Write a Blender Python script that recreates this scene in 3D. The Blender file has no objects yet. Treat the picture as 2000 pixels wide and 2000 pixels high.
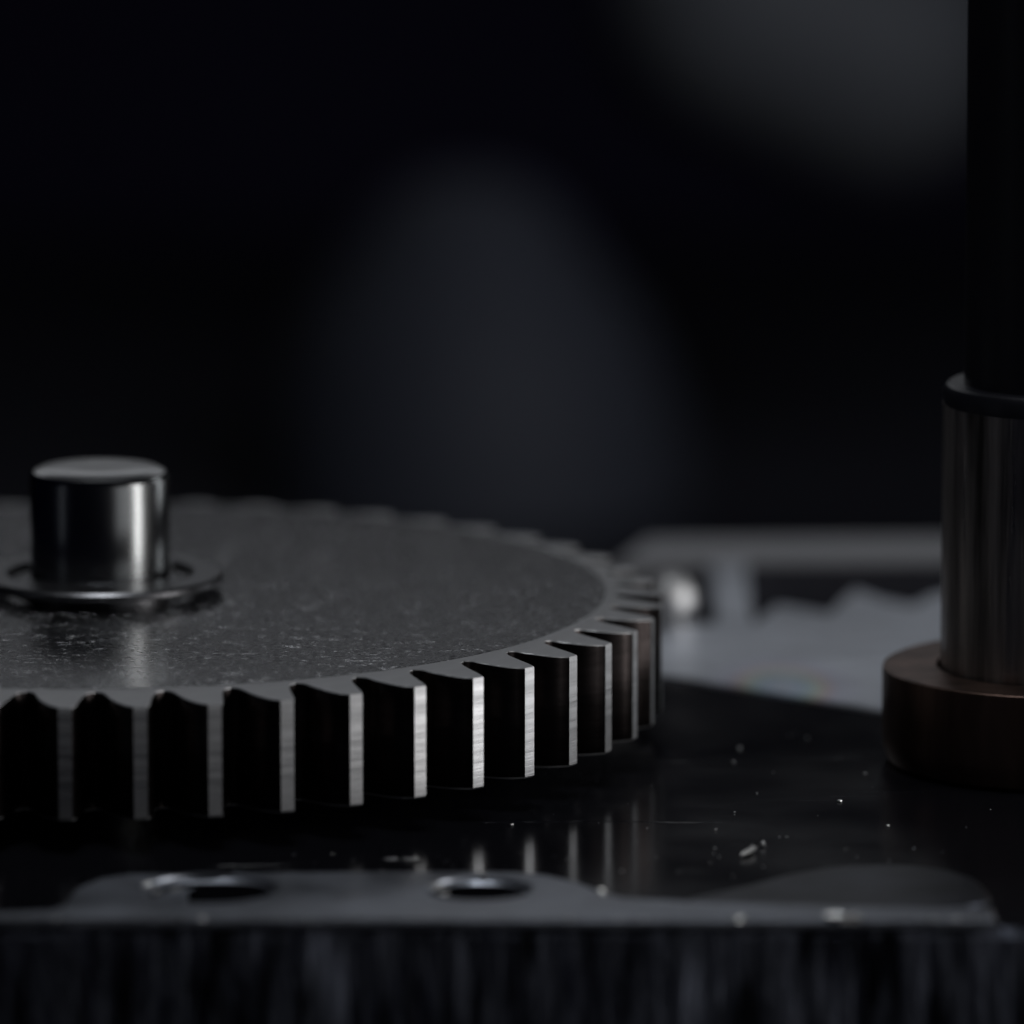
import bpy, bmesh, math, random
from mathutils import Vector, Matrix
random.seed(7)
S = 0.03            # one working unit = the gear's tip radius = 30 mm
PI = math.pi
sc = bpy.context.scene
col = sc.collection

# ------------------------------------------------------------------ camera
CP = Vector((0.1392, -15.06766, 2.80233)); YAW = 0.03937; PIT = 0.17413; FPX = 16807.85
cam = bpy.data.cameras.new('camera'); co = bpy.data.objects.new('camera', cam); col.objects.link(co)
F = Vector((math.sin(YAW)*math.cos(PIT), math.cos(YAW)*math.cos(PIT), -math.sin(PIT)))
R = Vector((math.cos(YAW), -math.sin(YAW), 0)); U = R.cross(F)
M = Matrix((R, U, -F)).transposed().to_4x4(); M.translation = CP*S
co.matrix_world = M
cam.sensor_width = 36; cam.lens = FPX/2000*36
cam.clip_start = 0.01; cam.clip_end = 50
cam.dof.use_dof = True; cam.dof.focus_distance = 14.72*S
cam.dof.aperture_fstop = cam.lens/1000/(0.40*S)
sc.camera = co

# ------------------------------------------------------------------ dim room, lamps and added fill lights
w = bpy.data.worlds.new('World'); sc.world = w; w.use_nodes = True
w.node_tree.nodes['Background'].inputs[0].default_value = (0.2, 0.24, 1.0, 1)
w.node_tree.nodes['Background'].inputs[1].default_value = 0.0028
sc.view_settings.view_transform = 'Standard'; sc.view_settings.look = 'None'
sc.view_settings.exposure = 0; sc.view_settings.gamma = 1

def area(name, loc, target, sx, sy, power, color=(1, 1, 1), spread=180):
    L = bpy.data.lights.new(name, 'AREA'); L.shape = 'RECTANGLE'; L.size = sx*S; L.size_y = sy*S
    L.energy = power*S*S; L.color = color; L.spread = math.radians(spread)
    o = bpy.data.objects.new(name, L); col.objects.link(o)
    o.location = Vector(loc)*S
    d = (Vector(target)-Vector(loc))
    o.rotation_euler = d.to_track_quat('-Z', 'Y').to_euler()
    return o
def azel(az, el, d):
    a, e = math.radians(az), math.radians(el)
    return (d*math.sin(a)*math.cos(e), -d*math.cos(a)*math.cos(e), d*math.sin(e))
area('key_lamp', azel(66, 12, 9), (0.3, -0.3, 0), 1.8, 5.5, 150, (1.0, 0.98, 0.96))
area('rim_fill', azel(81, 12, 9), (0.8, -0.4, 0), 1.5, 5.0, 110, (0.96, 0.98, 1.0))  # added fill for the right-hand teeth, source unseen
area('soft_fill', azel(42, 12, 9), (0.3, -0.5, 0), 4.6, 4.0, 20, (0.96, 0.98, 1.0))  # added weak fill to lift the front tooth lands
area('side_back_fill', azel(117, 12, 9), (0.9, -0.4, 0), 1.6, 4.5, 32, (0.95, 0.98, 1.0))  # added fill from behind right for the last visible tooth lands
area('left_lamp', azel(-64, 10, 9), (0.6, 0, 0), 0.7, 4.0, 1.6, (0.85, 0.9, 1.0))
area('back_fill', (0.0, 13.0, 5.6), (0.3, 0, 0), 13.0, 2.6, 60, (0.92, 0.95, 1.0))  # added wide light that greys the gear face, source unseen
area('top_fill', (0.2, -1.4, 8.0), (0.4, -1.4, 0), 3.0, 1.6, 20, (0.92, 0.96, 1.0), 60)  # added overhead light to pick out chamfers and edges
area('backdrop_fill', (3.6, 3.0, 3.2), (1.2, 9.5, -0.4), 2.0, 2.0, 40, (0.88, 0.92, 1.0), 80)  # added light for the far blurred shapes only

# ------------------------------------------------------------------ helpers
def link(o, parent=None):
    col.objects.link(o)
    if parent is not None: o.parent = parent
    return o
def from_bm(name, bm, mat, parent=None, sharp=32):
    bm.normal_update()
    for e in bm.edges:
        if len(e.link_faces) == 2:
            try: a = e.calc_face_angle()
            except ValueError: a = 0
            e.smooth = a < math.radians(sharp)
            n0, n1 = (abs(f.normal.z) > .9995 for f in e.link_faces)   # a flat top keeps its own flat shading
            if n0 != n1: e.smooth = False
        else: e.smooth = False
    for f in bm.faces: f.smooth = True
    bmesh.ops.scale(bm, vec=(S, S, S), verts=bm.verts)
    me = bpy.data.meshes.new(name); bm.to_mesh(me); bm.free(); me.materials.append(mat)
    return link(bpy.data.objects.new(name, me), parent)
def tag(o, label=None, cat=None, group=None, kind=None):
    if label: o['label'] = label
    if cat: o['category'] = cat
    if group: o['group'] = group
    if kind: o['kind'] = kind
    return o
def empty(name, loc, label, cat, group=None):
    o = bpy.data.objects.new(name, None); o.empty_display_size = 0.002
    col.objects.link(o); o.location = Vector(loc)*S
    return tag(o, label, cat, group)
def lathe(prof, n=128, bm=None, c=(0, 0)):
    """prof: (r, z) from the bottom up; r = 0 closes the end"""
    bm = bm or bmesh.new(); rings = []
    for r, z in prof:
        if r < 1e-6: rings.append([bm.verts.new((c[0], c[1], z))])
        else: rings.append([bm.verts.new((c[0]+r*math.cos(2*PI*k/n), c[1]+r*math.sin(2*PI*k/n), z)) for k in range(n)])
    for a, b in zip(rings, rings[1:]):
        for k in range(n):
            k2 = (k+1) % n
            if len(a) == 1 and len(b) == 1: continue
            if len(a) == 1: bm.faces.new((a[0], b[k2], b[k]))
            elif len(b) == 1: bm.faces.new((a[k], a[k2], b[0]))
            else: bm.faces.new((a[k], a[k2], b[k2], b[k]))
    return bm
def slab(outline, z0, z1, holes=(), bev=0.0, chamfer=None, bm=None):
    """flat plate: outline [(x,y)..] counter-clockwise, holes [(cx,cy,r)..]; rims bevelled by bev"""
    bm = bm or bmesh.new()
    loops = [[Vector(p) for p in outline]] + [[Vector((cx+r*math.cos(-2*PI*k/64), cy+r*math.sin(-2*PI*k/64))) for k in range(64)] for cx, cy, r in holes]
    def inset(lp, d):
        out = []; n = len(lp)
        for i in range(n):
            a, b, c = lp[i-1], lp[i], lp[(i+1) % n]
            n1 = Vector((-(b-a).y, (b-a).x)).normalized(); n2 = Vector((-(c-b).y, (c-b).x)).normalized()
            m = (n1+n2); m = m.normalized() if m.length > 1e-6 else n1
            out.append(b+m*(d/max(0.4, m.dot(n1))))
        return out
    topedges = []; botedges = []
    for lp in loops:
        n = len(lp); layers = []
        if bev > 0:
            specs = [(0, z0), (0, z1-bev), (bev*0.3, z1-bev*0.3), (bev, z1)]
        else: specs = [(0, z0), (0, z1)]
        for d, z in specs:
            pts = inset(lp, d) if d else lp
            layers.append([bm.verts.new((p.x, p.y, z)) for p in pts])
        for A, B in zip(layers, layers[1:]):
            for i in range(n):
                j = (i+1) % n
                bm.faces.new((A[i], A[j], B[j], B[i]))
        topedges += [bm.edges.get((layers[-1][i], layers[-1][(i+1) % n])) for i in range(n)]
        botedges += [bm.edges.get((layers[0][i], layers[0][(i+1) % n])) for i in range(n)]
    for ed, up in ((topedges, 1), (botedges, -1)):
        g = bmesh.ops.triangle_fill(bm, edges=ed, use_beauty=True, normal=(0, 0, up))
    bmesh.ops.recalc_face_normals(bm, faces=bm.faces)
    return bm
def smooth_poly(pts, it=2, closed=True):
    for _ in range(it):
        q = []
        n = len(pts)
        for i in range(n):
            a, b = Vector(pts[i]), Vector(pts[(i+1) % n])
            q += [a.lerp(b, .25), a.lerp(b, .75)]
        pts = q
    return pts

# ------------------------------------------------------------------ materials
def mat(name, base=(.5, .5, .5), rough=.3, metal=1.0, aniso=0.0, spec=.5, coord_scale=(1, 1, 1),
        noises=(), rough_var=None, base_var=None, tangent=None, scratch=None):
    """noises: (scale, stretch xyz, bump strength, distance); rough_var: (scale, stretch, lo, hi); base_var: (scale, stretch, dark factor)"""
    m = bpy.data.materials.new(name); m.use_nodes = True
    nt = m.node_tree; N = nt.nodes; Lk = nt.links
    b = N['Principled BSDF']
    b.inputs['Base Color'].default_value = (*base, 1); b.inputs['Roughness'].default_value = rough
    b.inputs['Metallic'].default_value = metal; b.inputs['Anisotropic'].default_value = aniso
    b.inputs['Specular IOR Level'].default_value = spec
    tc = N.new('ShaderNodeTexCoord')
    def noise(scale, st, detail=4, rgh=.6):
        mp = N.new('ShaderNodeMapping'); mp.inputs['Scale'].default_value = tuple(scale*s/S for s in st)
        Lk.new(tc.outputs['Object'], mp.inputs['Vector'])
        n = N.new('ShaderNodeTexNoise'); n.inputs['Scale'].default_value = 1; n.inputs['Detail'].default_value = detail
        n.inputs['Roughness'].default_value = rgh
        Lk.new(mp.outputs[0], n.inputs['Vector']); return n.outputs[0]
    def ramp(src, lo, hi, p0=.35, p1=.65):
        r = N.new('ShaderNodeMapRange'); r.inputs[1].default_value = p0; r.inputs[2].default_value = p1
        r.inputs[3].default_value = lo; r.inputs[4].default_value = hi
        Lk.new(src, r.inputs[0]); return r.outputs[0]
    if tangent:
        t = N.new('ShaderNodeTangent'); t.direction_type = 'RADIAL'; t.axis = 'Z'
        Lk.new(t.outputs[0], b.inputs['Tangent']); b.inputs['Anisotropic Rotation'].default_value = tangent - 1
    prev = None
    for sc_, st, strength, dist in noises:
        bp = N.new('ShaderNodeBump'); bp.inputs['Strength'].default_value = strength; bp.inputs['Distance'].default_value = dist*S
        Lk.new(noise(sc_, st), bp.inputs['Height'])
        if prev: Lk.new(prev, bp.inputs['Normal'])
        prev = bp.outputs[0]
    mask = None
    if scratch:      # fine short scratches: thin ridges of warped noise, in several directions
        for (ssc, st, wdt, seed) in scratch:
            mp = N.new('ShaderNodeMapping'); mp.inputs['Scale'].default_value = tuple(ssc*s/S for s in st)
            mp.inputs['Location'].default_value = (seed, seed*1.7, 0); mp.inputs['Rotation'].default_value = (0, 0, seed)
            Lk.new(tc.outputs['Object'], mp.inputs['Vector'])
            n = N.new('ShaderNodeTexNoise'); n.inputs['Scale'].default_value = 1; n.inputs['Detail'].default_value = 2
            Lk.new(mp.outputs[0], n.inputs['Vector'])
            sc1 = ramp(n.outputs[0], 0, 1, wdt, wdt+.05)
            if mask is None: mask = sc1
            else:
                a = N.new('ShaderNodeMath'); a.operation = 'MAXIMUM'; Lk.new(mask, a.inputs[0]); Lk.new(sc1, a.inputs[1]); mask = a.outputs[0]
        bp = N.new('ShaderNodeBump'); bp.inputs['Strength'].default_value = .8; bp.inputs['Distance'].default_value = .0016*S
        Lk.new(mask, bp.inputs['Height'])
        if prev: Lk.new(prev, bp.inputs['Normal'])
        prev = bp.outputs[0]
    if prev: Lk.new(prev, b.inputs['Normal'])
    if rough_var:
        sc_, st, lo, hi = rough_var
        Lk.new(ramp(noise(sc_, st), lo, hi), b.inputs['Roughness'])
    if base_var:
        sc_, st, k = base_var
        mx = N.new('ShaderNodeMix'); mx.data_type = 'RGBA'
        mx.inputs[6].default_value = (*[c*k for c in base], 1); mx.inputs[7].default_value = (*base, 1)
        Lk.new(ramp(noise(sc_, st), 0, 1), mx.inputs[0]); Lk.new(mx.outputs[2], b.inputs['Base Color'])
    return m

M_disc = mat('gear_face_steel', (.31, .31, .32), .25, noises=[(110, (1, 1, 1), .3, .0008)],
             rough_var=(90, (1, 1, 1), .2, .3), base_var=(100, (1, 1, 1), .7),
             scratch=[(34, (.35, 4, 1), .635, .1), (40, (.35, 4, 1), .64, .5), (30, (.3, 5, 1), .65, -.4)])
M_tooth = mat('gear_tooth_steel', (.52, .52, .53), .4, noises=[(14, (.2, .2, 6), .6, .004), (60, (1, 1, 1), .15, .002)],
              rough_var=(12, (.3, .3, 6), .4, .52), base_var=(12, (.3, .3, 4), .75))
M_flank = mat('shaded_oily_flank', (.055, .046, .045), .34, noises=[(12, (.2, .2, 5), .3, .003)], base_var=(10, (.6, .6, 2), .5))  # shade on flanks and shoulders put into the colour, with some oil brown
M_shaft = mat('polished_pin_steel', (.30, .31, .315), .17, aniso=.85, tangent=1.0, noises=[(10, (1, 1, 1), .03, .004)])
M_pintop = mat('pin_end_steel', (.6, .6, .6), .3, noises=[(20, (1, 1, 1), .2, .004)])
M_ring = mat('spring_steel', (.20, .20, .21), .34, noises=[(25, (1, 1, 1), .2, .003)])
M_base = mat('blackened_plate', (.006, .006, .008), .1, metal=0.0, spec=.28, noises=[(4, (1, 1, 1), .03, .003), (70, (1, 1, 1), .1, .0015)],
             rough_var=(3, (1, 1, 1), .12, .18),
             scratch=[(10, (.3, 5, 1), .72, 1.1), (12, (.3, 5, 1), .72, 2.0)])
M_front = mat('brushed_front_face', (.26, .28, .35), .5, noises=[(30, (1, 1, .14), 1.0, .008)],
              rough_var=(34, (1, 1, .12), .35, .6), base_var=(24, (1, 1, .2), .1))
M_lip = mat('milled_lip_steel', (.36, .38, .43), .42, noises=[(30, (1, 1, 1), .3, .003), (5, (1, 1, 1), .2, .006)],
            rough_var=(7, (1, 1, 1), .38, .5), base_var=(6, (1, 1, 1), .7))
M_pad = mat('dull_pad_steel', (.055, .06, .075), .4, noises=[(40, (1, 1, 1), .3, .003)], base_var=(9, (1, 1, 1), .4))
M_sleeve = mat('drawn_sleeve_steel', (.62, .57, .54), .38, noises=[(24, (1, 1, .05), 1.0, .010)],
               rough_var=(20, (1, 1, .06), .25, .5), base_var=(24, (1, 1, .05), .15))
M_rod = mat('black_rod', (.012, .012, .016), .35, metal=0.0, noises=[(20, (1, 1, .1), .3, .003)])
M_collar = mat('bronze_collar', (.25, .165, .135), .4, noises=[(16, (1, 1, .1), .4, .004)], base_var=(9, (1, 1, .15), .35))
M_slab = mat('far_bracket_steel', (.88, .92, 1.0), .26, noises=[(5, (1, 2.5, 1), .2, .010)], rough_var=(3, (1, 2, 1), .3, .44), base_var=(4, (1, 2, 1), .75))
# rainbow tint: rings of colour on the bed plate near its slanted edge
nt = M_slab.node_tree; N = nt.nodes; Lk = nt.links
bsdf = N['Principled BSDF']; src = bsdf.inputs['Base Color'].links[0].from_socket
tc = N.new('ShaderNodeTexCoord'); vm = N.new('ShaderNodeVectorMath'); vm.operation = 'SUBTRACT'
vm.inputs[1].default_value = (1.245*S, .385*S, -.246*S); Lk.new(tc.outputs['Object'], vm.inputs[0])
vs = N.new('ShaderNodeVectorMath'); vs.operation = 'MULTIPLY'; vs.inputs[1].default_value = (6.5/S, 3.2/S, 0); Lk.new(vm.outputs[0], vs.inputs[0])
ln = N.new('ShaderNodeVectorMath'); ln.operation = 'LENGTH'; Lk.new(vs.outputs[0], ln.inputs[0])
cr = N.new('ShaderNodeValToRGB'); el = cr.color_ramp.elements
el[0].position = 0; el[0].color = (1, 1, 1, 1); el[1].position = 1; el[1].color = (1, 1, 1, 1)
for p_, c_ in ((.22, (.62, .82, 1, 1)), (.36, (.66, .95, .8, 1)), (.46, (1, .92, .5, 1)), (.55, (1, .62, .6, 1)), (.66, (.9, .85, .95, 1))):
    e_ = el.new(p_); e_.color = c_
Lk.new(ln.outputs['Value'], cr.inputs[0])
mm = N.new('ShaderNodeMix'); mm.data_type = 'RGBA'; mm.blend_type = 'MULTIPLY'; mm.inputs[0].default_value = .5
Lk.new(src, mm.inputs[6]); Lk.new(cr.outputs[0], mm.inputs[7]); Lk.new(mm.outputs[2], bsdf.inputs['Base Color'])
M_slab2 = mat('far_rear_bar_steel', (.5, .5, .52), .42, noises=[(6, (1, 1, 1), .3, .008)])
M_stud = mat('stud_steel', (.85, .84, .84), .5, noises=[(20, (1, 1, 1), .3, .004)])
M_dark = mat('far_recess_black', (.02, .02, .028), .5, metal=0.0)
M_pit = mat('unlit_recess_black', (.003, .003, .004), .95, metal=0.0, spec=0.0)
M_wall = mat('black_backdrop_cloth', (.006, .005, .014), .9, metal=0.0, spec=.1)
M_table = mat('black_table_top', (.0025, .0025, .006), .7, metal=0.0, spec=.2)
M_far = mat('far_glow_grey', (.018, .0198, .027), .7, metal=0.0, spec=.2)
M_far2 = mat('far_glow_pale', (.036, .038, .043), .7, metal=0.0, spec=.2)
M_chip = mat('bright_metal_chip', (.75, .75, .74), .32, noises=[(60, (1, 1, 1), .5, .004)])

# ------------------------------------------------------------------ setting: table and backdrop
bm = slab([(-9, -4), (9, -4), (9, 15), (-9, 15)], -1.7, -1.5)
tag(from_bm('table', bm, M_table), 'black table top under and behind the mechanism', kind='structure')
bm = bmesh.new()
bmesh.ops.create_cube(bm, size=1, matrix=Matrix.Translation((0, 15.2, 3)) @ Matrix.Diagonal((30, .3, 12, 1)))
tag(from_bm('backdrop', bm, M_wall), 'black backdrop far behind the mechanism', kind='structure')

# blurred shapes added for the soft grey glows in the dark behind
def capsule(p0, p1, r, nr=48, nc=14):
    p0, p1 = Vector(p0), Vector(p1); ax = (p1-p0); L = ax.length
    prof = [(0, -r)] + [(r*math.cos(a), r*math.sin(a)) for a in [(-PI/2 + PI/2*k/nc) for k in range(1, nc+1)]]
    prof += [(r*math.cos(a), L+r*math.sin(a)) for a in [(PI/2*k/nc) for k in range(0, nc)]] + [(0, L+r)]
    b = lathe(prof, nr)
    q = ax.to_track_quat('Z', 'Y').to_matrix().to_4x4(); q.translation = p0
    bmesh.ops.transform(b, matrix=q, verts=b.verts); return b
tag(from_bm('glow_dome', lathe([(.64, -1.5), (.63, -1.35), (.60, -1.2), (.55, -1.06), (.48, -.92), (.40, -.82), (.33, -.73), (.26, -.63), (.16, -.56), (0, -.53)], 72, None, (.98, 9.5)), M_far),
    'blurred dark grey bell shape added for the glow behind the gear, in the middle of the background', 'glow shape')
tag(from_bm('glow_capsule', capsule((2.13, 9.5, -.17), (1.78, 9.5, -.02), .42), M_far2),
    'blurred pale grey tilted shape added for the glow high in the background beside the black rod', 'machine arm')

# ------------------------------------------------------------------ base block
ZB = -0.25
base = empty('base_block', (0, 0, ZB), 'heavy blackened metal block carrying the gear, its glossy top strewn with specks, front face brushed', 'metal block')
yf = lambda x: -1.557 - .0394*x          # front edge runs square to the lens
H1 = (.185, -1.325, .084); H2 = (.625, -1.345, .078)
out = [(-2.2, yf(-2.2)+.012), (2.6, yf(2.6)+.012), (2.6, .95-1.9), (2.6, -.96), (1.53, .04), (1.027, .504), (.2, 1.26), (-2.2, 1.5)]
out = [(-2.2, yf(-2.2)+.012), (2.6, yf(2.6)+.012), (2.6, -.95), (1.406, .152), (1.027, .504), (.2, 1.26), (-2.2, 1.5)]
bm = slab(out, ZB-.22, ZB, holes=[(H1[0], H1[1], H1[2]), (H2[0], H2[1], H2[2])], bev=.006)
o = from_bm('top_plate', bm, M_base, base); o.location = (0, 0, -ZB*S)
# brushed face in front of the plate, with a bright broken edge
bm = bmesh.new()
x0, x1 = -2.2, 2.5
prof = [(.012, -1.25), (0, -1.25), (0, ZB-.012), (.0035, ZB-.002), (.012, ZB+.0015)]
prof = [(0.010, -1.24), (0, -1.24), (0, ZB-.016), (.010, ZB-.001)]
nx = 120; grid = []
for i in range(nx+1):
    x = x0+(x1-x0)*i/nx
    grid.append([bm.verts.new((x, yf(x)+a+(random.uniform(-.0012, .0012) if k >= 2 else 0), z+(random.uniform(-.0012, .0012) if k >= 2 else 0))) for k, (a, z) in enumerate(prof)])
for a, b in zip(grid, grid[1:]):
    for k in range(3): bm.faces.new((a[k], b[k], b[k+1], a[k+1]))
o = from_bm('front_face', bm, M_front, base); o.location = (0, 0, -ZB*S)
bm = slab([(-2.2, yf(-2.2)+.014), (2.6, yf(2.6)+.014), (2.6, 1.2), (-2.2, 1.2)], -1.498, ZB-.224)
o = from_bm('lower_body', bm, M_base, base); o.location = (0, 0, -ZB*S)

# lobed lip plate screwed to the front edge of the block
ZL = ZB+.014
lip = empty('lip_plate', (0, 0, ZB), 'grey steel lip plate with two countersunk holes along the front edge, below the gear teeth', 'metal plate')
pts = [(-.45, -1.51), (-.20, -1.497), (-.075, -1.480), (-.050, -1.44), (-.044, -1.36), (-.03, -1.27), (.005, -1.195), (.06, -1.165), (.14, -1.172), (.25, -1.162),
       (.45, -1.165), (.60, -1.17), (.685, -1.178), (.745, -1.205), (.79, -1.26), (.815, -1.32), (.828, -1.375), (.86, -1.42), (.95, -1.452), (1.05, -1.475), (1.2, -1.50), (1.45, -1.53)]
pts = [(x, y if y < -1.43 else y-.045*min(1, (y+1.43)/.15)) for x, y in pts]
outl = [(-2.2, yf(-2.2)-.002), (1.45, yf(1.45)-.002)] + list(reversed(pts)) + [(-2.2, -1.47)]
crn = [Vector(p) for p in outl]
bm = slab([tuple(p) for p in crn], ZB+.002, ZL, holes=[(H1[0], H1[1], .109), (H2[0], H2[1], .086)], bev=.007)
o = from_bm('plate_body', bm, M_lip, lip); o.location = (0, 0, -ZB*S)
def cone(cx, cy, prof):
    return lathe(prof, 72, None, (cx, cy))
bm = cone(H1[0], H1[1], [(0, ZB-.06), (.030, ZB-.06), (.032, ZB-.016), (.060, ZB-.012), (.083, ZB-.005), (.104, ZL-.012), (.109, ZL-.0075)])
bmesh.ops.reverse_faces(bm, faces=bm.faces)
o = from_bm('countersink', bm, M_lip, lip); o.location = (0, 0, -ZB*S)
bm = cone(H2[0], H2[1], [(0, ZB-.19), (.066, ZB-.19), (.066, ZB-.012), (.077, ZB-.004), (.083, ZL-.009), (.086, ZL-.0075)])
bmesh.ops.reverse_faces(bm, faces=bm.faces)
o = from_bm('countersink', bm, M_lip, lip); o.location = (0, 0, -ZB*S)
o = from_bm('hole_shade_disc', lathe([(.068, ZB-.018), (.068, ZB+.001), (.065, ZB+.0018), (0, ZB+.0018)], 64, None, (H1[0]+.034, H1[1]+.018)), M_pit, lip); o.location = (0, 0, -ZB*S)  # black disc put in for the shade inside the hole
o = from_bm('hole_shade_disc', lathe([(.0655, ZB-.03), (.0655, ZB-.010), (.0800, ZB+.001), (0, ZB+.001)], 64, None, H2[:2]), M_pit, lip); o.location = (0, 0, -ZB*S)  # same for the second hole, its inner shade as a black disc
# second, darker low pad at the right end of the front edge
pp = [(.93, -1.445), (1.05, -1.34), (1.18, -1.19), (1.30, -1.165), (1.39, -1.20), (1.435, -1.26), (1.452, -1.33), (1.456, -1.50), (1.2, -1.492), (1.05, -1.466)]
bm = slab([tuple(p) for p in smooth_poly(list(reversed(pp)), 2)], ZB+.002, ZB+.009, bev=.004)
tag(from_bm('low_pad', bm, M_pad), 'low dull dark pad with rounded outline at the right end of the front edge', 'metal pad')

# ------------------------------------------------------------------ gear
gear = empty('spur_gear', (0, 0, -.1935), 'large thick steel spur gear with fifty teeth lying flat on the block', 'gear')
T = .2055; RD = .898; NT = 50; D = 2*PI/NT
gz = T*S
n = 400
bm = lathe([(0, -T), (RD-.001, -T), (RD-.0004, -.0006), (RD-.002, 0), (.10, 0)], n)
o = from_bm('gear_disc', bm, M_disc, gear); o.location = (0, 0, gz)
# one tooth with half a gap on each side; local +Y is outward
L = [(-.0628, .882), (-.0560, .8828), (-.0500, .8862), (-.0455, .893), (-.0425, .904), (-.0393, .918), (-.0350, .936), (-.0285, .955), (-.0205, .972), (-.0110, .986), (-.0010, .9955)]
Rr = [(.0005, .9990), (.0232, 1.0), (.0256, .995), (.0290, .980), (.0318, .957), (.0350, .932), (.0382, .910), (.0422, .895), (.0475, .8868), (.0550, .8828), (.0628, .882)]
prof = [(x, 1-(1-y)*.74) for x, y in L+Rr]
prof = [(-x, y) for x, y in reversed(prof)]     # local +X points to the camera's left
# end points exactly on the seam
RR = 1-.118*.74; hx = RR*math.sin(D/2); hy = RR*math.cos(D/2)
prof[0] = (-hx, hy); prof[-1] = (hx, hy)
inner = [(RD*math.sin(D/2), RD*math.cos(D/2)), (0, RD), (-RD*math.sin(D/2), RD*math.cos(D/2))]
def ztop(y): return -.0002-.118*(y-RD*math.cos(D/2))
bm = bmesh.new()
low = [bm.verts.new((x, y, -T+.004)) for x, y in prof]
low0 = [bm.verts.new((x*.995, y-.004 if 0 < i < len(prof)-1 else y, -T)) for i, (x, y) in enumerate(prof)]
def ins(i, d):
    x, y = prof[i]
    if i in (0, len(prof)-1):
        s = d; return (x*(1-s/RR), y*(1-s/RR))
    ax, ay = prof[i-1]; bx, by = prof[i+1]
    t = Vector((bx-ax, by-ay)).normalized(); nrm = Vector((t.y, -t.x))
    return (x+nrm.x*d, y+nrm.y*d)
BV = .0018
up1 = [bm.verts.new((x, y, ztop(y)-BV)) for x, y in prof]
up2 = []
for i in range(len(prof)):
    x, y = ins(i, BV*.75)
    up2.append(bm.verts.new((x, y, ztop(y))))
inr = [bm.verts.new((x, y, ztop(y))) for x, y in inner]
inb = [bm.verts.new((x, y, -T)) for x, y in inner]
for i in range(len(prof)-1):
    for A, B in ((low0, low), (low, up1), (up1, up2)):
        bm.faces.new((A[i+1], A[i], B[i], B[i+1]))
bm.faces.new(list(reversed(up2))+list(reversed(inr)))
bm.faces.new(low0+inb)
bm.faces.new((inr[0], inr[1], inb[1], inb[0])); bm.faces.new((inr[1], inr[2], inb[2], inb[1]))
bmesh.ops.recalc_face_normals(bm, faces=bm.faces)
bmesh.ops.triangulate(bm, faces=[f for f in bm.faces if len(f.verts) > 4])
bm.normal_update()
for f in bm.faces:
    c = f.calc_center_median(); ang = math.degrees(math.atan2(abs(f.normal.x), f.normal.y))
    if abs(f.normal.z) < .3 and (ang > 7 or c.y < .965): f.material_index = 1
for f in bm.faces:
    if f.normal.z > .9: tilt = f
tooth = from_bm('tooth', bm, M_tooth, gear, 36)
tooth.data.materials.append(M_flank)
TH0 = -.05088-.0128
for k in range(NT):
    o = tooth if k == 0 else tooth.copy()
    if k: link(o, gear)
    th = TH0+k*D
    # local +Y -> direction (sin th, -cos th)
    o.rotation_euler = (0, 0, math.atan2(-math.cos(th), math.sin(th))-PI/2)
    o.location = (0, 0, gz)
bm = lathe([(.10, 0.0005), (.148, 0.0005), (.148, .014), (.145, .017), (.10, .017)], 96)
o = from_bm('hub', bm, M_ring, gear); o.location = (0, 0, gz)

# ------------------------------------------------------------------ pin and retaining ring
pin = empty('steel_pin', (0, 0, ZB), 'polished round steel pin standing up through the middle of the gear', 'pin')
ztp = .236
bm = lathe([(.098, ZB+.001), (.098, .02), (.1235, .021), (.1235, ztp-.020), (.1215, ztp-.013), (.117, ztp-.007)], 160)
o = from_bm('pin_body', bm, M_shaft, pin); o.location = (0, 0, -ZB*S)
bm = lathe([(.117, ztp-.007), (.108, ztp-.002), (.09, ztp+.001), (.06, ztp+.003), (.03, ztp+.002), (.0, ztp+.0015)], 160)
o = from_bm('domed_end', bm, M_pintop, pin); o.location = (0, 0, -ZB*S)

ringo = None
zr0, zr1 = .031, .047
def rin(a):   # a = azimuth right of the camera-facing side
    a = abs((a+PI) % (2*PI)-PI)
    s = lambda e0, e1, v: max(0, min(1, (v-e0)/(e1-e0)))**2*(3-2*max(0, min(1, (v-e0)/(e1-e0))))
    return .1245+.04*s(.95, 1.15, a)*(1-s(2.2, 2.4, a))
nn = 180; bm = bmesh.new(); rings = []
for k in range(nn):
    a = 2*PI*k/nn; ri = rin(a); ro = .219
    d = Vector((math.sin(a), -math.cos(a)))
    rings.append([bm.verts.new((d.x*r, d.y*r, z)) for r, z in ((ri, zr0), (ro-.004, zr0), (ro, zr0+.004), (ro, zr1-.005), (ro-.005, zr1), (ri+.003, zr1), (ri, zr1-.003))])
for k in range(nn):
    A, B = rings[k], rings[(k+1) % nn]
    for i in range(7):
        j = (i+1) % 7
        bm.faces.new((A[i], B[i], B[j], A[j]))
bmesh.ops.recalc_face_normals(bm, faces=bm.faces)
tag(from_bm('retaining_ring', bm, M_ring), 'thin dark retaining ring clipped round the foot of the steel pin, above the gear face', 'retaining ring')

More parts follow.
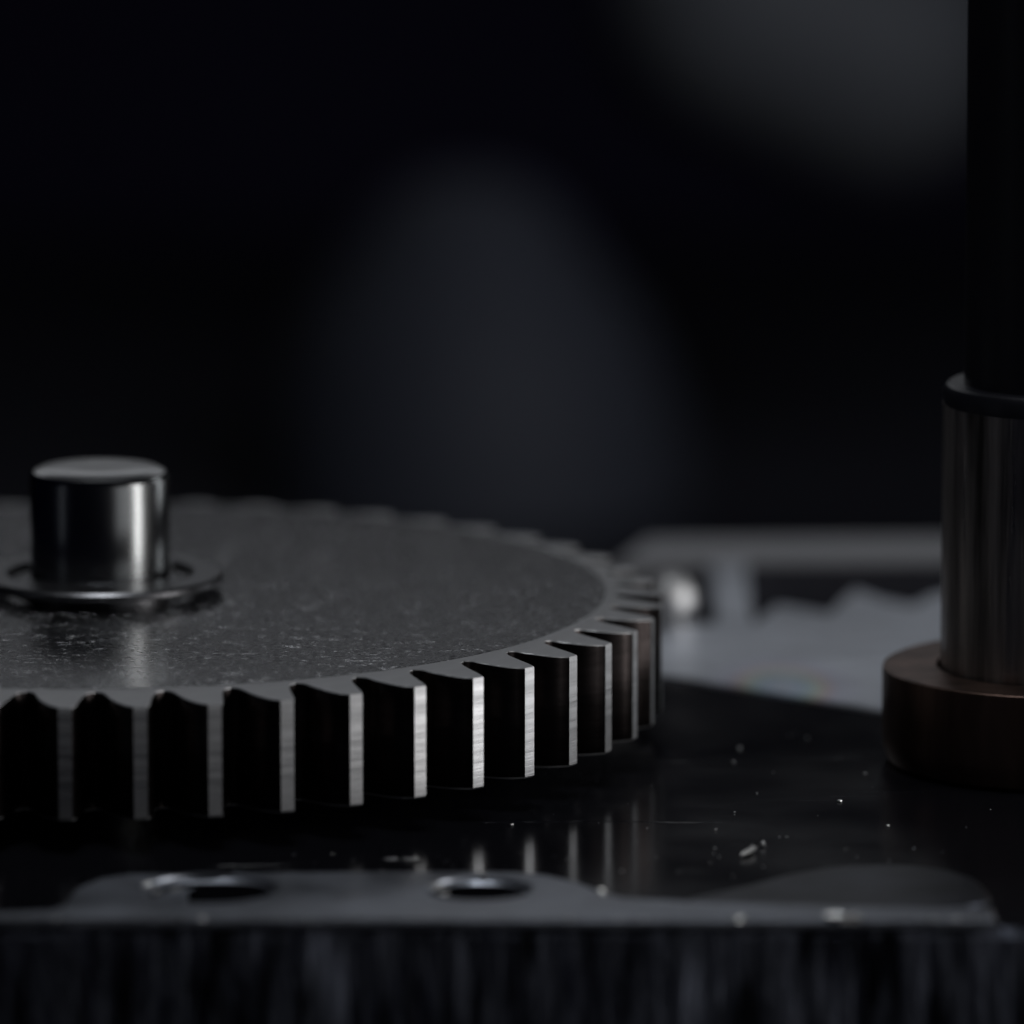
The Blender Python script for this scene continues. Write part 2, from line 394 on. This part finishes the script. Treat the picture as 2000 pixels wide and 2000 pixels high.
# ------------------------------------------------------------------ post on the right
PC = (1.672, -.29)
post = empty('clamp_post', (PC[0], PC[1], ZB), 'thick dark post at right, black rod in brushed sleeve above a bronze collar', 'post')
def ppart(name, prof, m, n=144):
    o = from_bm(name, lathe(prof, n), m, post); o.location = (0, 0, -ZB*S); return o
ppart('collar', [(0, ZB+.0005), (.280, ZB+.0005), (.290, ZB+.008), (.298, ZB+.03), (.300, ZB+.05), (.300, -.088), (.2985, -.080), (.294, -.0775), (.206, -.0775), (.204, -.10), (.12, -.10)], M_collar)
ppart('sleeve', [(.198, -.112), (.198, .388), (.15, .388)], M_sleeve)
ppart('sleeve_cap', [(.15, .3885), (.1972, .3885), (.1972, .412), (.192, .421), (.186, .424), (.15, .424)], M_rod)
ppart('rod', [(.161, .40), (.161, 1.75), (.15, 1.76), (0, 1.76)], M_rod)

# ------------------------------------------------------------------ blurred bracket behind
def box(bm, c, d, rz=0):
    r = bmesh.ops.create_cube(bm, size=1, matrix=Matrix.Translation(c) @ Matrix.Rotation(rz, 4, 'Z') @ Matrix.Diagonal((*d, 1)))
    return bm
def bev(bm, w):
    bmesh.ops.bevel(bm, geom=list(bm.edges), offset=w, segments=2, affect='EDGES', profile=.5); return bm
br = empty('window_bracket', (1.3, 1.1, ZB), 'blurred bright steel plate with a dark rectangular pocket, behind the gear to the right', 'metal plate')
def bpart(name, bm, m):
    o = from_bm(name, bm, m, br); o.location = Vector((-1.3, -1.1, -ZB))*S; return o
ZK = ZB+.004
wave = [(2.6, 1.2), (1.9, 1.32), (1.70, 1.36), (1.60, 1.29), (1.55, 1.19), (1.50, 1.25), (1.455, 1.36), (1.42, 1.25), (1.385, 1.11), (1.34, 1.16), (1.29, 1.20), (1.25, 1.08), (1.235, 1.01)]  # rear edge waved to stand for a peaked reflection
bpart('front_bed', slab([(.75, .765), (1.031, .509), (1.41, .157), (2.6, -.93)]+wave+[(.75, 1.01)], ZB-.30, ZK, bev=.006), M_slab)
bpart('cross_bar', slab([(1.165, 1.012), (1.232, 1.012), (1.262, 1.66), (1.19, 1.66)], ZB-.30, ZK, bev=.005), M_slab)
bpart('rear_bar', slab([(1.0, 1.662), (2.8, 1.662), (2.8, 1.93), (1.08, 1.93)], ZB-.30, ZK, bev=.006), M_slab2)
bpart('pocket_floor', slab([(.6, 1.02), (2.6, .9), (2.6, 1.7), (.6, 1.7)], ZB-.28, ZB-.10), M_dark)
bpart('pocket_shade_panel', slab([(1.262, 1.64), (2.6, 1.64), (2.6, 1.6615), (1.262, 1.6615)], ZB-.25, ZB-.002), M_dark)  # dark panel added over the lit steel, gives the pocket its shade
bm = lathe([(0, ZB-.1), (.022, ZB-.1), (.022, -.246), (.036, -.238), (.044, -.222), (.045, -.205), (.040, -.186), (.028, -.170), (.012, -.161), (0, -.16)], 48, None, (0, 0))
o = from_bm('round_stud', bm, M_stud); o.location = Vector((1.08, 1.06, 0))*S
tag(o, 'blurred round-headed bright stud just past the right rim of the gear', 'stud')

# ------------------------------------------------------------------ chips, nicks and specks
C = CP
def onz(u, v, z):
    d = F+R*((u-1000)/FPX)+U*((1000-v)/FPX); return C+d*((z-C.z)/d.z)
def chip_bm(lx, ly, lz, seed):
    rnd = random.Random(seed); b = bmesh.new()
    bmesh.ops.create_icosphere(b, subdivisions=2, radius=1)
    for v in b.verts:
        k = rnd.choice((.35, .6, .9, 1.25))
        v.co = Vector((v.co.x*lx*k, v.co.y*ly*k+lx*.25*v.co.x**2, v.co.z*lz*k+lz))
    return b
# (world x, y on the plate, half length, half width, height, turn, label)
SH = [((onz(1468, 1667, ZB).x, onz(1468, 1667, ZB).y), .038, .0055, .005, 1.25, 'bright curled metal chip lying alone on the black plate between gear and collar'),
      ((onz(1490, 1655, ZB).x, onz(1490, 1655, ZB).y), .005, .005, .005, .2, 'tiny bright crumb just behind the curled metal chip on the black plate'),
      ((onz(1716, 1709, ZB).x, onz(1716, 1709, ZB).y), .013, .005, .003, .2, 'small flat bright chip lying by the rear edge of the low dull pad'),
      ((onz(1275, 1768, ZB).x, onz(1275, 1768, ZB).y), .028, .006, .004, .12, 'long bright splinter of metal by the tapered end of the lip plate'),
      ((onz(1176, 1752, ZB).x, onz(1176, 1752, ZB).y), .010, .006, .006, .4, 'stubby chip touching the tapered end of the lip plate'),
      ((onz(789, 1680, ZB).x, onz(789, 1680, ZB).y), .030, .0012, .0012, .05, 'hair-thin shiny shaving on the black plate under the gear teeth'),
      ((onz(1455, 1783, ZB).x, onz(1455, 1783, ZB).y), .014, .009, .006, 0, 'pale crumb on the front edge between lip plate and low pad')]
for i, ((x, y), a, b_, c_, rz, lab) in enumerate(SH):
    o = from_bm('metal_chip', chip_bm(a, b_, c_, i+3), M_chip)
    o.location = Vector((x, y, ZB+.0008))*S; o.rotation_euler = (0, 0, rz); tag(o, lab, 'metal chip', 'metal chips on the block')
# nicks: bright burrs placed for the glints on the broken front edge, parts of the lip plate
for i, (u, r, k) in enumerate([(22, .006, 1), (345, .009, 1.6), (560, .004, 1), (1117, .008, 1), (1222, .007, 1), (1297, .007, 1), (1450, .011, 1.8), (1660, .015, 2.6), (1755, .006, 1), (1860, .006, 1), (1893, .006, 1)]):
    p = onz(u, 1803, ZL)
    o = from_bm('glint_burr', chip_bm(r*k, r*.6, r*.6, 40+i), M_chip, lip)
    o.location = Vector((p.x, yf(p.x)+.004, ZL-.008-ZB))*S; o.rotation_euler = (0, 0, -.04)
for i, (u, v, rr) in enumerate([(288, 1730, .007), (306, 1742, .006), (849, 1735, .009), (868, 1745, .005), (942, 1712, .005)]):
    p = onz(u, v, ZL)
    o = from_bm('glint_burr', chip_bm(rr*1.4, rr, rr*.6, 70+i), M_chip, lip); o.location = Vector((p.x, p.y, ZL-.002-ZB))*S  # burrs added as glints on the hole rims
rb = random.Random(5)
for i in range(26):
    x = rb.uniform(-.15, 1.44); q = rb.uniform(.0018, .0042)
    o = from_bm('glint_burr', chip_bm(q*rb.uniform(1, 2.5), q, q, 90+i), M_chip, lip); o.location = Vector((x, yf(x)+.003, ZL-.006-ZB))*S  # extra burrs added to make the edge line glint
# dust
bm = bmesh.new(); rnd = random.Random(11)
def speck(b, p, r):
    m = Matrix.Translation(p) @ Matrix.Rotation(rnd.uniform(0, 3), 4, 'Z') @ Matrix.Diagonal((r*rnd.uniform(.6, 2.2), r*rnd.uniform(.6, 1.2), r*.4, 1))
    bmesh.ops.create_icosphere(b, subdivisions=1, radius=1, matrix=m)
for _ in range(32):
    x, y = rnd.uniform(.75, 1.6), rnd.uniform(-1.5, .2)
    if math.hypot(x, y) < 1.02 or math.hypot(x-PC[0], y-PC[1]) < .31 or y < yf(x)+.03: continue
    if x+y*1.08 > 1.5: continue
    speck(bm, (x, y, ZB+.001), .0012*rnd.random()**2+.0008)
for _ in range(14):
    x, y = rnd.gauss(1.12, .12), rnd.gauss(-1.0, .09)
    if y > -1.4: speck(bm, (x, y, ZB+.001), .0014*rnd.random()+.0008)
for _ in range(20):
    x, y = rnd.uniform(.2, .8), rnd.uniform(-1.15, -1.0)
    speck(bm, (x, y, ZB+.001), .0012*rnd.random()**2+.0008)
for u, v, r in ((1445, 1462, .0055), (1433, 1490, .004), (1577, 1443, .005), (1000, 1612, .003), (1398, 1622, .0035), (1640, 1566, .006), (1734, 1614, .004), (1435, 1588, .0025), (1215, 1703, .004), (1690, 1513, .004)):
    p = onz(u, v, ZB); speck(bm, (p.x, p.y, ZB+.002), r)
tag(from_bm('dust_specks', bm, M_chip), 'fine metal dust scattered over the black plate', 'dust', kind='stuff')
